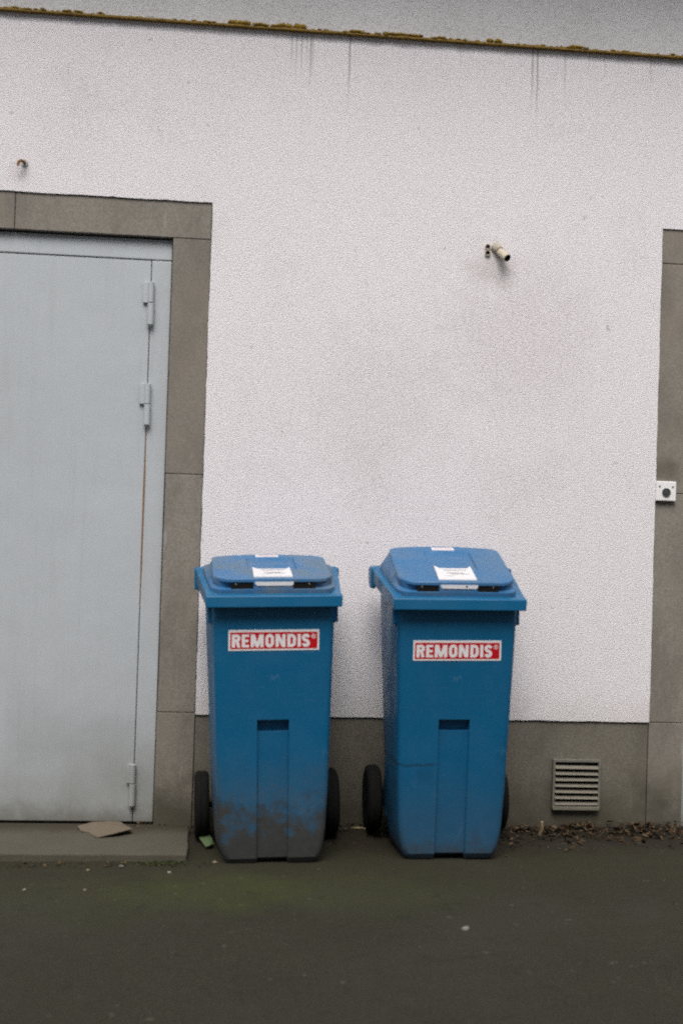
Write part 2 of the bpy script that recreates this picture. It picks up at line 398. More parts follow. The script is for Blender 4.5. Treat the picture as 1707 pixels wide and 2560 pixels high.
for x0, x1, h in ((.0, .075, .011), (.20, .29, .012), (.25, .285, .014), (.10, .2, .007), (1.0, 1.05, .010), (1.33, 1.38, .009), (.47, .52, .008), (.60, .75, .007)):
    for i in range(int((x1 - x0) / .006)):
        clump(bm, (random.uniform(x0, x1), -.018, LE + .010 + h * random.uniform(.1, .6)), (.011, .008, h * .7), i + 900)
tag(obj('moss', bm, MMOSS, bld, smooth=True, ang=180), kind='stuff')
# unseen eave, added above the view to shade the top of the wall
bm = bmesh.new(); box(bm, (-7.2, -.58, 3.98), (8.2, .5, 4.13)); box(bm, (-7.2, -.66, 3.97), (8.2, -.582, 4.17))
obj('added_shade_eave', bm, MVB, bld)

# the left door
def door(name, xr, xl, zt, zb, hinge_right):
    s = 1 if hinge_right else -1
    fr = empty('tmp')
    bpy.data.objects.remove(fr)
    bm = bmesh.new()
    # frame: head and stiles (pressed steel), slightly behind the stone face
    x0, x1 = sorted((xr, xl))
    box(bm, (x0 + .003, .034, zt - .0815), (x1 - .003, .13, zt - .003))
    box(bm, (x0 + .003, .0365, .021), (x0 + .078, .13, zt - .083)); box(bm, (x1 - .078, .0365, .021), (x1 - .003, .13, zt - .083))
    f = obj('door_frame', bm, MD, bld, bevel=.004)
    bm = bmesh.new(); box(bm, (x0 + .002, .10, .0), (x1 - .002, .139, zt)); obj('frame_backing', bm, MG, f)
    mid = (x0 + x1) / 2
    for a, b in ((x0 + .0805, mid - .002), (mid + .002, x1 - .0805)):
        bm = bmesh.new(); box(bm, (a, .038, zb), (b, .099, zt - .0835))
        yield a, b, obj('door_leaf', bm, MD, bld, bevel=.003)
def hinge(par, x, z0, zm, z1, two=True, wide=.036):
    bm = bmesh.new()
    wide *= 1.2; box(bm, (x - wide * .62, .026, zm), (x + wide * .30, .0365, z1))
    tube(bm, [(x + .003, .024, zm + .001), (x + .003, .024, z1 - .001)], .0115, 16)
    tube(bm, [(x + .004, .024, z0), (x + .004, .024, zm - .0015)], .0125, 16)
    tube(bm, [(x + .004, .024, z0 - .008), (x + .004, .024, z0)], [.005, .008], 12)
    return obj('hinge', bm, MD, par, smooth=True, bevel=.0012)
for k, (a, b, leaf) in enumerate(door('door', JL0, DL, LB, .022, True)):
    if k == 1:
        hinge(leaf, -.2605, 1.905, 1.989, 2.069); hinge(leaf, -.2605, 1.524, 1.604, 1.682); hinge(leaf, -.2665, .085, .1685, .2415, wide=.026)
        bm = bmesh.new()
        # rust run under the middle hinge, lying in the gap
        tube(bm, [(-.2585, .038, 1.512), (-.2590, .037, 1.3), (-.2592, .038, 1.0), (-.2588, .040, .82)], [.0012, .0034, .0032, .0006], 8)
        obj('rust_run', bm, MRU, leaf)
for a, b, leaf in door('door', JR1, DR2, LB, .03, True): pass

# concrete doorstep slab
bm = bmesh.new()
pts = ragged([(-2.45, -.452), (-.046, -.432), (-.044, .02), (-2.45, .02)], .004, .03, 5, edges={0, 1})
prism(bm, pts, lambda x, y: Vector((x, y, .019)), lambda x, y: Vector((x, y, -.09)))
tag(obj('doorstep', bm, MC, bevel=.006), 'low flat concrete slab lying in front of the grey metal door', 'doorstep')

# ------------------------------------------------------------------ small things on the wall
v = tag(empty('vent_grille', (1.44, -.004, .0976)), 'square louvred metal vent low in the stone plinth right of the bins', 'vent')
VX0, VX1, VZ0, VZ1 = -.0945, .0945, 0, .1915
bm = bmesh.new()
for a, b in (((VX0, -.008, VZ1 - .011), (VX1, .0095, VZ1)), ((VX0, -.008, VZ0), (VX0 + .009, .0095, VZ1 - .0112)), ((VX1 - .009, -.008, VZ0), (VX1, .0095, VZ1 - .0112))): box(bm, a, b)
obj('frame', bm, MVB, v, bevel=.0015)
bm = bmesh.new(); box(bm, (VX0 + .004, .0065, VZ0 + .002), (VX1 - .004, .0092, VZ1 - .004)); obj('backing', bm, MDARK, v)
for k in range(7):
    z = .0225 + k * .0232
    bm = bmesh.new()
    Mx = Matrix.Translation((random.uniform(-.0005, .0005), -.0045, z)) @ Matrix.Rotation(R(random.uniform(-.5, .5)), 4, 'Y') @ Matrix.Rotation(R(38), 4, 'X')
    box(bm, (VX0 + .0095, -.0100, -.0009), (VX1 - .0095, .0080, .0009), M4=Mx)
    obj('slat', bm, MMETAL, v)
bm = bmesh.new(); box(bm, (VX0 + .002, -.012, -.004), (VX1 - .004, .004, .011)); obj('sill', bm, MMETAL, v, bevel=.002)

# open pipe stub and the twin cable ends beside it
def hollow(bm, p0, p1, r, ri, n=20, inner=.012):
    p0, p1 = Vector(p0), Vector(p1); t = (p1 - p0).normalized(); q = t.to_track_quat('Z', 'Y')
    def ring(c, rr): return [bm.verts.new(c + q @ Vector((rr * math.cos(2 * math.pi * k / n), rr * math.sin(2 * math.pi * k / n), 0))) for k in range(n)]
    rs = [ring(p0, r), ring(p1, r), ring(p1, ri), ring(p1 - t * inner, ri)]
    for i, (A, B) in enumerate(zip(rs, rs[1:])):
        for k in range(n): bm.faces.new((A[k], A[(k + 1) % n], B[(k + 1) % n], B[k])).material_index = 1 if i == 2 else 0
    bm.faces.new(rs[0][::-1]); bm.faces.new(rs[-1]).material_index = 1
ps = empty('pipe_stub', (1.062, 0, 2.262)); tag(ps, 'dirty beige pipe stub with open end pointing down, high on the white wall', 'pipe')
bm = bmesh.new(); hollow(bm, (0, .01, .004), (.034, -.052, -.046), .0155, .0125); obj('pipe', bm, [MPVC, MDARK], ps, smooth=True)
bm = bmesh.new(); tube(bm, [(-.002, .004, .006), (.004, -.006, -.001), (.010, -.014, -.010)], [.021, .020, .0165], 18); obj('mortar_collar', bm, plain('mortar', (.40, .355, .29), .95, .1, .3, 60), ps, smooth=True)
ce = empty('cable_sleeve', (1.0285, 0, 2.256)); tag(ce, 'pair of small black holes stacked in a sleeve left of the pipe stub', 'cable sleeve')
for dz in (.0115, -.0125):
    bm = bmesh.new(); hollow(bm, (0, .005, dz), (-.001, -.010, dz - .002), .0108, .0086, inner=.010); obj('sleeve', bm, [MPVC, MDARK], ce, smooth=True)
hk = empty('wall_hook', (-.752, 0, 2.484)); tag(hk, 'small bent rusty hook sticking out of the wall above the door lintel', 'hook')
bm = bmesh.new(); tube(bm, [(.012, .004, .002), (.010, -.02, .002), (.002, -.032, .003), (-.006, -.034, -.004), (-.008, -.034, -.018)], [.0062, .0058, .0055, .0055, .005], 12)
obj('rod', bm, MRU, hk, smooth=True)
bm = bmesh.new(); tube(bm, [(.011, .003, .001), (.0105, -.004, .001)], [.015, .013], 14); obj('rosette', bm, MSTEEL, hk, smooth=True)
# switch plate on the right jamb
sw = empty('wall_switch', (1.7665, .004, 1.3435)); tag(sw, 'square white push button plate on the grey stone jamb at the right edge', 'switch')
bm = bmesh.new(); box(bm, (-.0405, -.016, -.0385), (.0395, .002, .0385)); obj('plate', bm, MW, sw, bevel=.003)
bm = bmesh.new()
def lathe_y(bm, prof, c, n=28, mi=0):
    rings = [[bm.verts.new((c[0] + r * math.cos(2 * math.pi * k / n), c[1] + y, c[2] + r * math.sin(2 * math.pi * k / n))) for k in range(n)] for y, r in prof]
    for A, B in zip(rings, rings[1:]):
        for k in range(n): bm.faces.new((A[k], A[(k + 1) % n], B[(k + 1) % n], B[k])).material_index = mi
    bm.faces.new(rings[-1]).material_index = mi
lathe_y(bm, [(-.0155, .0168), (-.021, .0165), (-.0215, .0145), (-.0190, .0130), (-.0200, .0040), (-.0202, .001)], (-.001, 0, -.005)); obj('button', bm, plain('grey_black_button', (.045, .05, .05), .4, .5), sw, smooth=True)
for dx, dz in ((-.0275, .0175), (.0255, .0165)):
    bm = bmesh.new(); lathe_y(bm, [(-.0155, .0042), (-.0172, .0036), (-.0174, .001)], (dx, 0, dz)); obj('screw', bm, plain('dark_screw', (.10, .09, .12), .4, .5), sw, smooth=True)

# ------------------------------------------------------------------ lettering as real outlines
def ribbon(pts, t, closed=False):
    """quads of a stroked polyline with mitred joints; returns list of quads"""
    P = [Vector(p) for p in pts]; n = len(P); L = []; Rr = []
    for i in range(n):
        a = P[i - 1] if (i > 0 or closed) else None; b = P[(i + 1) % n] if (i < n - 1 or closed) else None
        d1 = (P[i] - a).normalized() if a is not None else None; d2 = (b - P[i]).normalized() if b is not None else None
        if d1 is None: d1 = d2
        if d2 is None: d2 = d1
        n1 = Vector((-d1.y, d1.x)); n2 = Vector((-d2.y, d2.x)); m = (n1 + n2).normalized(); k = t / 2 / max(.35, m.dot(n1))
        L.append(P[i] + m * k); Rr.append(P[i] - m * k)
    q = []
    for i in range(n if closed else n - 1):
        j = (i + 1) % n; q.append((L[i], L[j], Rr[j], Rr[i]))
    return q
def arc(cx, cy, rx, ry, a0, a1, n=10): return [(cx + rx * math.cos(R(a0 + (a1 - a0) * i / n)), cy + ry * math.sin(R(a0 + (a1 - a0) * i / n))) for i in range(n + 1)]
def glyph(ch, wd, h, t):
    """list of strokes (each a list of 2D quads); origin at lower left"""
    s = []; e = t / 2
    if ch == 'R':
        s.append(ribbon([(e, 0), (e, h)], t))
        r = h * .135; s.append(ribbon([(t * .9, h - e * .8)] + arc(wd - e - r * 1.15, h - e * .8 - r, r * 1.15, r, 90, 0, 6) + arc(wd - e - r * 1.15, h * .44 + e * .8 + r, r * 1.15, r, 0, -90, 6) + [(t * .9, h * .44 + e * .8)], t * .92))
        s.append(ribbon([(wd * .60, h * .50), (wd - e, 0)], t))
    elif ch == 'E':
        s.append(ribbon([(e, 0), (e, h)], t))
        for y, q in ((e * .8, 1), (h * .5, .93), (h - e * .8, 1)): s.append(ribbon([(t * .9, y), (wd * q, y)], t * .8))
    elif ch == 'M':
        s += [ribbon([(e, 0), (e, h)], t), ribbon([(wd - e, 0), (wd - e, h)], t)]
        s.append([(Vector((0, h)), Vector((t * 1.35, h)), Vector((wd / 2 + t * .42, 0)), Vector((wd / 2 - t * .42, 0)))])
        s.append([(Vector((wd - t * 1.35, h)), Vector((wd, h)), Vector((wd / 2 + t * .42, 0)), Vector((wd / 2 - t * .42, 0)))])
    elif ch == 'N':
        s += [ribbon([(e, 0), (e, h)], t), ribbon([(wd - e, 0), (wd - e, h)], t)]
        s.append([(Vector((0, h)), Vector((t * 1.15, h)), Vector((wd, 0)), Vector((wd - t * 1.15, 0)))])
    elif ch == 'O':
        rx = wd / 2 - e; ry = wd / 2 - e * .85
        s.append(ribbon(arc(wd / 2, h + h * .008 - e * .85 - ry, rx, ry, 0, 180, 12) + arc(wd / 2, e * .85 - h * .008 + ry, rx, ry, 180, 360, 12), t * .98, True))
    elif ch == 'D':
        s.append(ribbon([(e, 0), (e, h)], t)); r = wd * .36
        s.append(ribbon([(t * .9, h - e * .85)] + arc(wd - e - r, h - e * .85 - r, r, r, 90, 0, 8) + arc(wd - e - r, e * .85 + r, r, r, 0, -90, 8) + [(t * .9, e * .85)], t * .95))
    elif ch == 'I': s.append(ribbon([(e, 0), (e, h)], t))
    elif ch == 'S':
        rx = wd / 2 - e; ry = h * .20; c = wd / 2
        s.append(ribbon(arc(c, h - e * .85 - ry, rx, ry, 12, 180, 12)[0:] + [(wd * .30, h * .565), (wd * .70, h * .435)] + arc(c, e * .85 + ry, rx, ry, 0, -168, 12), t * .96))
    return s
def lettering(bm, f, text, x0, specs, h, y0, t):
    """f maps (u, v, lift) to 3D"""
    k = 0
    for ch, (a, b) in zip(text, specs):
        for st in glyph(ch, b - a, h, t):
            k += 1
            lift = .0012 + .00007 * (k % 5)
            for q in st: 
                vs = [bm.verts.new(f(a + p.x, y0 + p.y, lift)) for p in q]
                try: bm.faces.new(vs)
                except ValueError: pass
    return k

# ------------------------------------------------------------------ bins
def interp(tab, z):
    for (a, va), (b, vb) in zip(tab, tab[1:]):
        if z <= b: return va + (vb - va) * max(0, (z - a)) / (b - a)
    return tab[-1][1]
HL, LIPD = .8822, .039
def face_y(z): return .040 + .085 * (1 - z / .90)
def half_f(z): return interp([(0, .154), (.02, .164), (.05, .174), (.10, .182), (.25, .190), (.9, .208)], z)
def half_r(z): return interp([(0, .172), (.02, .183), (.05, .192), (.25, .203), (.9, .224)], z)
def back_y(z): return interp([(0, .375), (.30, .39), (.9, .438)], z)
def rim_z(y): return HL + LIPD + .19 * y
def make_bin(loc, rx, ry, yaw, hb, st_drop, st_rot, dirt, label, sc=0.):
    root = empty('wheeled_bin'); tag(root, label, 'bin', 'blue wheeled bins in front of the wall')
    root.matrix_world = Matrix.Translation(loc) @ Matrix.Rotation(ry, 4, 'Y') @ Matrix.Rotation(rx, 4, 'X') @ Matrix.Rotation(yaw, 4, 'Z')
    MB = bin_mat('bin_body_plastic', dirt); ML = bin_mat('bin_lid_plastic', dirt, True)
    # --- body: stacked sections with the central channel and hand recess pressed into the front
    bm = bmesh.new()
    def section(z, cd, taper=1., yoff=0.):
        hf, hr, fy, by = half_f(z), half_r(z), face_y(z) + yoff, back_y(z) - yoff
        cw0, cw1 = .0545, .0510
        r = .022
        pts = [(-cw0, fy), (-cw1, fy + cd), (-.02, fy + cd), (.02, fy + cd), (cw1, fy + cd), (cw0, fy)]
        pts += [(hf * .62, fy), (hf - r, fy)] + [(hf - r + r * math.sin(R(a)), fy + r - r * math.cos(R(a))) for a in (22, 45, 68)] + [(hf, fy + r)]
        pts += [((hf + hr) / 2, (fy + by) / 2)]
        pts += [(hr, by - r)] + [(hr - r + r * math.cos(R(a)), by - r + r * math.sin(R(a))) for a in (30, 60)] + [(hr - r, by)]
        right = pts[6:]
        pts = pts + [(0, by)] + [(-x, y) for x, y in right[::-1]]
        return [(x, y, z) for x, y in pts]
    lv = []
    for z in (0.0, .008, .02, .04, .08, .12, .18, .25, .32, .40, .455): lv.append((z, .0125))
    lv += [(.4565, .0125), (.457, .034), (.4965, .030), (.498, .0), (.56, 0), (.62, 0), (.70, 0), (.78, 0), (.84, 0), (.90, 0)]
    rings = []
    for z, cdp in lv:
        ch = max(0, (.02 - z)) * .6
        sec = section(z, cdp, yoff=ch)
        ring = []
        for i, (x, y, zz) in enumerate(sec):
            if z < .012 and i in (1, 2, 3, 4): zz += .011 - z * .5
            bow = 0
            ring.append(bm.verts.new((x, y, zz)))
        rings.append(ring)
    n = len(rings[0])
    for A, B in zip(rings, rings[1:]):
        for k in range(n): bm.faces.new((A[k], A[(k + 1) % n], B[(k + 1) % n], B[k]))
    bm.faces.new(rings[0][::-1]); bm.faces.new(rings[-1])
    obj('body', bm, MB, root, smooth=True, bevel=.003, ang=28)
    # --- collar round the top: U shaped band that rises towards the back
    def outl(y, o=0): return interp([(0, .2292), (.06, .2292), (.30, .250), (.40, .257), (.50, .257)], y) + o
    bm = bmesh.new()
    yl = [.0, .02, .06, .12, .20, .30, .40, .45]
    tp = []; bt = []; ti = []; bi = []
    for y in yl:
        zt = rim_z(y); hh = LIPD + (.012 if y > .1 else .012 * y / .1)
        tp.append((outl(y), y, zt)); bt.append((outl(y, -.002), y, zt - hh)); ti.append((outl(y) - .034, max(y, .030), rim_z(max(y, .03)) + .0005)); bi.append((outl(y) - .034, max(y, .03), zt - hh + .004))
    def mirror(lst): return [(-x, y, z) for x, y, z in lst[::-1]]
    loops = [[bm.verts.new(p) for p in mirror(q) + q] for q in (bt, tp, ti, bi)]
    for A, B in zip(loops, loops[1:] + loops[:1]):
        for k in range(len(A) - 1): bm.faces.new((A[k], A[k + 1], B[k + 1], B[k]))
    bm.faces.new([L[0] for L in loops]); bm.faces.new([L[-1] for L in loops[::-1]])
    obj('collar', bm, MB, root, smooth=True, bevel=.0035, seg=3, ang=30)
    # stiffening tabs under the collar
    for s in (-1, 1):
        bm = bmesh.new()
        prism(bm, [(.075, .89), (.135, .90), (.13, .825), (.082, .822)], lambda y, z: Vector((s * .2115, y, z)), lambda y, z: Vector((s * .2005 if z < .85 else s * .2005, y, z)))
        box(bm, (s * .1995 if s < 0 else .1995, .078, .826), (s * .2215, .100, .885)) if s > 0 else box(bm, (-.2215, .078, .826), (-.1995, .100, .885))
        obj('corner_tab', bm, MB, root, bevel=.002)
    # --- lid
    lid = bmesh.new()
    NX, NY = 44, 40
    YF, YB = .052, .397
    zf = .974
    def topz(y):
        u = (y - YF) / (YB - YF); return zf + (hb - zf) * (u * 1.06 - .06 * u * u)
    def top_half(y):
        base = .2015 if y > .02 else .2
        # rounded plan corners, front corners softer
        r1 = .050; r2 = .045
        if y < YF + r1: base -= r1 * .9 * (1 - math.sqrt(max(0, 1 - ((YF + r1 - y) / r1) ** 2)))
        if y > YB - r2: base -= r2 * (1 - math.sqrt(max(0, 1 - ((y - (YB - r2)) / r2) ** 2)))
        return base
    ysam = [YF + (YB - YF) * (1 - math.cos(math.pi * j / NY)) / 2 for j in range(NY + 1)]
    def ptop(u, y):
        x = u * top_half(y); z = topz(y) + .0045 * (1 - u * u)
        rx_ = min(max((x + .080) / .004, 0), 1) * min(max((.090 - x) / .004, 0), 1)
        a, b = YF + .124, YB - .050
        ry_ = min(max((y - a) / .006, 0), 1) * min(max((b - y) / .010, 0), 1)
        z -= .0085 * rx_ * ry_
        return (x, y, z)
    us = sorted(set([-1 + 2 * i / NX for i in range(NX + 1)] + [-.40, -.38, .43, .45]))
    grid = [[lid.verts.new(ptop(u, y)) for u in us] for y in ysam]
    for A, B in zip(grid, grid[1:]):
        for k in range(len(us) - 1): lid.faces.new((A[k], A[k + 1], B[k + 1], B[k]))
    # outline of the panel, then skirts down to the rim (front part is overhung by the grab bar)
    per = grid[0][:] + [r[-1] for r in grid[1:]] + grid[-1][-2::-1] + [r[0] for r in grid[-2:0:-1]]
    def down(v, k):
        x, y, z = v.co; 
        cxy = Vector((x, y - .225)); 
        yy = min(y, YB)
        t = (y - YF) / (YB - YF)
        if k == 0:   # lip thickness below the edge
            return (x * 1.004, y + (.0 if t < .1 else .002), z - .0085)
        if k == 1:
            if t < .30:
                back = .0 ; return (x * (1.0 if t > .12 else .985), max(y, YF + .013 * (1 - abs(x) / .35)), max(rim_z(y) + .013, z - .026))
            return (x * 1.05, y + .008 * max(0, t - .8) * 5, z - .022)
        if k == 2:
            o = outl(y) - .022
            sx = o / .2015
            r = .05; yy = y - .012 if t < .5 else y + .040 * max(0, (t - .55) / .45)
            return (x * sx * 1.0, yy, rim_z(yy) + (.0115 if t < .5 else .0115 + .006 * (t - .5)))
        if k == 3:
            o = outl(y) - .019; sx = o / .2015; yy = y - .016 if t < .5 else y + .045 * max(0, (t - .55) / .45)
            return (x * sx * .985, yy + (.006 if t < .5 else -.006), rim_z(yy) - .004)
    cur = per
    for k in range(4):
        nx = [lid.verts.new(down(v, k)) for v in per]
        for i in range(len(per)): lid.faces.new((cur[i], cur[(i + 1) % len(per)], nx[(i + 1) % len(per)], nx[i]))
        cur = nx
    lido = obj('lid', lid, ML, root, smooth=True, ang=34)
    # near-black boxes painting the shade of the pockets under the grab bar, either side of a bridge
    for x0, x1 in ((-.143, -.0685), (.066, .140)):
        bm = bmesh.new()
        box(bm, (x0, YF - .0075, .9405), (x1, YF + .020, .9665))
        obj('grab_pocket_shade', bm, MDARK, lido)
        bm = bmesh.new()
        xs_ = x0 + .016 if x0 < 0 else x1 - .02
        lathe_y(bm, [(0, .0022), (-.0015, .0016), (-.0017, .0004)], (xs_, YF - .0078, .959), 10); obj('rivet', bm, MSTEEL, lido)
    # grab bar: the thick front edge of the panel
    bm = bmesh.new()
    pts = [(-.196, YF + .042), (-.192, YF + .018), (-.176, YF + .0), (-.155, YF - .010), (0, YF - .0125), (.155, YF - .010), (.178, YF + .0), (.193, YF + .018), (.197, YF + .040)]
    inner = [(x * .93, y + .02) for x, y in pts[::-1]]
    prism(bm, pts + inner, lambda x, y: Vector((x, y, topz(y) + .0035 + .003 * (1 - (x / .2) ** 2))), lambda x, y: Vector((x, y, topz(y) - .0075)))
    obj('grab_bar', bm, ML, lido, smooth=True, bevel=.002, ang=30)
    # --- label on the lid with the notched top, running over the bar onto the bridge
    def lidp(x, y, l=.0012):
        z = topz(y) + .0045 * (1 - (x / .2) ** 2)
        return Vector((x, y, z + l))
    bm = bmesh.new()
    oy = .016
    yy0, yy1 = YF + .004, YF + .108
    outline = [(-.067, yy0), (.0, yy0 - .001), (.065, yy0), (.065, (yy0 + yy1) / 2), (.064, yy1 + .022), (.050, yy1), (.0, yy1 - .003), (-.050, yy1), (-.065, yy1 + .024), (-.066, (yy0 + yy1) / 2)]
    prism(bm, outline, lambda x, y: lidp(x, y, .0052), lambda x, y: lidp(x, y, -.003))
    lab = obj('lid_label', bm, MLAB, lido)
    bm = bmesh.new()
    for k, (x0, x1, y, th) in enumerate(((-.04, .01, .090, .0012), (.012, .045, .092, .0014), (-.035, .04, .083, .001), (-.03, .03, .060 if sc else .052, .0030), (-.018, .046, .050 if sc else .045, .0024), (-.04, -.01, .034, .001))):
        prism(bm, [(x0, YF + y), (x1, YF + y), (x1 - .002, YF + y + th), (x0 + .001, YF + y + th)], lambda x, y_: lidp(x, y_, .0058), lambda x, y_: lidp(x, y_, .0053))
    obj('faded_writing', bm, plain('faded_ink', (.20, .18, .20), .6, .2), lab)
    bm = bmesh.new()
    prism(bm, [(-.062, .9665), (.066, .9665), (.066, .9585), (.060, .9535), (-.055, .9535), (-.062, .9585)], lambda x, z: Vector((x, YF - .0145, z)), lambda x, z: Vector((x, YF - .0120, z)))
    obj('label_strip', bm, MLAB, lab)
    bm = bmesh.new(); box(bm, (-.068, YF - .0120, .9385), (.0655, YF + .012, .9675)); obj('bridge', bm, ML, lido, bevel=.002)
    if sc:
        bm = bmesh.new(); lathe_y(bm, [(0, .0032), (-.001, .003), (-.0012, .0005)], (.027, YF - .0146, .9615), 12); obj('screw', bm, MDARK, lido)
    # small sticker at the back of the lid
    bm = bmesh.new()
    prism(bm, [(-.045, YB - .042), (.038, YB - .042), (.037, YB - .014), (-.044, YB - .014)], lambda x, y: lidp(x, y, .0016), lambda x, y: lidp(x, y, -.002))
    smk = obj('back_sticker', bm, MLAB, lido)
    bm = bmesh.new()
    for i in range(9): prism(bm, [(-.033 + i * .0074, YB - .033), (-.0285 + i * .0074, YB - .033), (-.0285 + i * .0074, YB - .024), (-.033 + i * .0074, YB - .024)], lambda x, y: lidp(x, y, .0022), lambda x, y: lidp(x, y, .0017))
    obj('faded_writing', bm, plain('faded_red_ink', (.62, .34, .38), .6, .2), smk)
    # --- rear hinge brackets and push bar
    for s in (-1, 1):
        bm = bmesh.new()
        prism(bm, [(.398, .925), (.455, .925), (.49, .955), (.49, .992), (.462, 1.004), (.398, 1.002)], lambda y, z: Vector((s * .244, y, z)), lambda y, z: Vector((s * .2625, y, z)))
        obj('hinge_bracket', bm, MB, root, bevel=.004)
    bm = bmesh.new(); tube(bm, [(-.2445, .47, .975), (.2445, .47, .975)], .0135, 16); obj('push_bar', bm, MB, root, smooth=True)
    # --- wheels and axle
    for s in (-1, 1):
        wx = .2355; rr = .1225
        bm = bmesh.new(); lathe_x(bm, [(-.024, .070), (-.0255, .088), (-.0265, .106), (-.022, rr - .006), (-.012, rr), (-.004, rr - .0005), (-.0035, rr - .003), (.0035, rr - .003), (.004, rr - .0005), (.012, rr), (.022, rr - .006), (.0265, .106), (.0255, .088), (.024, .070)], (s * wx, .465, .136))
        wh = obj('wheel', bm, MRUB, root, smooth=True, ang=50)
        bm = bmesh.new(); lathe_x(bm, [(-.017, .071), (-.015, .066), (-.010, .060), (-.010, .026), (-.022, .022), (-.027, .014), (.027, .014), (.022, .022), (.010, .026), (.010, .060), (.015, .066), (.017, .071)], (s * wx, .465, .136))
        obj('hub', bm, MHUB, wh, smooth=True, ang=30)
    bm = bmesh.new(); tube(bm, [(-.235, .465, .136), (.235, .465, .136)], .0105, 14); obj('axle', bm, MHUB, root, smooth=True)
    for s in (-1, 1):
        bm = bmesh.new(); prism(bm, [(.372, .09), (.372, .27), (.40, .27), (.485, .17), (.485, .11)], lambda y, z: Vector((s * .165, y, z)), lambda y, z: Vector((s * .195, y, z))); obj('axle_bearing', bm, MB, root, bevel=.003)
    # --- red company sticker
    SW, SH = .3055, .0700
    zc = HL - st_drop
    cxx, syy = .001, face_y(zc)
    tilt = math.atan(.085 / .90)
    MT = Matrix.Translation((cxx, syy - .0008, zc)) @ Matrix.Rotation(st_rot, 4, 'Y') @ Matrix.Rotation(tilt, 4, 'X')
    def f(u, v, l): return MT @ Vector((u - SW / 2, -l, v - SH / 2))
    bm = bmesh.new()
    k = SW / 1420.
    def rect(u0, v0, u1, v1, l0, l1, mi): prism(bm, [(u0, v0), (u1, v0), (u1, v1), (u0, v1)], lambda a, b: f(a, b, l1), lambda a, b: f(a, b, l0), mi)
    rect(0, 0, SW, SH, -.0008, .0006, 0)
    rect(28 * k, 26 * k, SW - 27 * k, SH - 36 * k, .0007, .0010, 1)
    stk = obj('logo_sticker', bm, [MW, MRED], root)
    sp = [(118, 250), (272, 385), (412, 612), (640, 775), (800, 955), (985, 1120), (1145, 1190), (1210, 1342)]
    bm = bmesh.new(); lettering(bm, f, 'REMONDIS', 0, [((a - 65) * k, (b - 65) * k) for a, b in sp], 203 * k, 53 * k, 49 * k)
    c0 = ((1397 - 65) * k, (410 - 190) * k)
    for q in ribbon(arc(c0[0], c0[1], 31 * k, 31 * k, 0, 345, 23), 9 * k, True): bm.faces.new([bm.verts.new(f(p.x, p.y, .0013)) for p in q])
    for st in glyph('R', 24 * k, 32 * k, 8 * k):
        for q in st: bm.faces.new([bm.verts.new(f(c0[0] - 12 * k + p.x, c0[1] - 16 * k + p.y, .0013 + random.random() * .0003)) for p in q])
    obj('lettering', bm, MWL, stk)
    return root

make_bin((.2478, -.6040, .0005), 0, -.0332, .020, 1.047, .1124, 0., 1.0,
         'left blue bin with its lower body caked in brown dirt, nearest the metal door')
make_bin((.8650, -.5609, .0055), .030, -.0176, -.012, 1.078, .1423, -.006, .15,
         'right blue bin with a cleaner bright blue body, nearest the vent', 1.)

# ------------------------------------------------------------------ litter
def dropm(pts, th=.0015):
    bm = bmesh.new(); a = [bm.verts.new(p) for p in pts]; b = [bm.verts.new((p[0], p[1], p[2] - th)) for p in pts]
    bm.faces.new(a); bm.faces.new(b[::-1])
    for i in range(len(a)): bm.faces.new((a[i], b[i], b[(i + 1) % len(a)], a[(i + 1) % len(a)]))
    return bm
bm = dropm([(-.452, -.070, .030), (-.436, -.120, .024), (-.405, -.135, .022), (-.392, -.175, .023), (-.366, -.215, .024), (-.30, -.195, .036), (-.248, -.150, .040), (-.262, -.10, .034), (-.285, -.05, .032), (-.30, -.012, .034), (-.345, .010, .030), (-.40, -.02, .034)], .003)
tag(obj('cardboard_scrap', bm, MCARD), 'torn flat piece of brown cardboard lying on the doorstep under the metal door', 'cardboard')
bm = dropm([(-.022, -.160, .040), (.004, -.150, .048), (.020, -.185, .044), (.040, -.235, .026), (.046, -.262, .014), (.034, -.285, .016), (.018, -.282, .009), (-.004, -.225, .024)], .002)
tag(obj('green_scrap', bm, MGRN), 'green scrap of card on the ground between doorstep and left bin', 'litter')
def pebble(x, y, s, mat, name, label, cat):
    bm = bmesh.new(); clump(bm, (0, 0, 0), (s, s * .8, s * .55), x * 31 + y)
    o = obj(name, bm, mat, smooth=True, ang=180); o.location = (x, y, gz(x, y) + s * .35); tag(o, label, cat, 'small bits of litter on the ground'); return o
MWH = plain('white_grit', (.22, .215, .19), .8, .2, .2, 60); MTAN = plain('tan_grit', (.20, .17, .11), .9, .1, .3, 60)
pebble(-.262, -.515, .0085, MWH, 'pebble', 'white pebble in front of the doorstep edge, brightest of the bits there', 'pebble')
pebble(-.367, -.560, .0065, MTAN, 'pebble', 'small tan pebble left of the white pebble in front of the doorstep', 'pebble')
pebble(-.100, -.590, .0065, MWH, 'pebble', 'pale pebble in front of the right end of the doorstep', 'pebble')
pebble(-.354, -.800, .006, MTAN, 'pebble', 'tan pebble out on the asphalt below the doorstep', 'pebble')
pebble(-.541, -.790, .006, MWH, 'pebble', 'pale pebble on the asphalt near the left edge', 'pebble')
pebble(.050, -.465, .0085, MTAN, 'pebble', 'tan pebble touching the bottom left foot of the dirty bin', 'pebble')
pebble(.764, -1.230, .0115, MWH, 'pebble', 'whitish pebble alone on the asphalt in front of the right bin', 'pebble')
bm = bmesh.new(); tube(bm, [(.535, -.09, .028), (.585, -.095, .034), (.63, -.09, .030)], [.006, .0075, .005], 8)
tag(obj('stick', bm, plain('bleached_wood', (.26, .23, .13), .9, .1), smooth=True), 'short pale stick lying behind the gap between the two bins', 'stick')
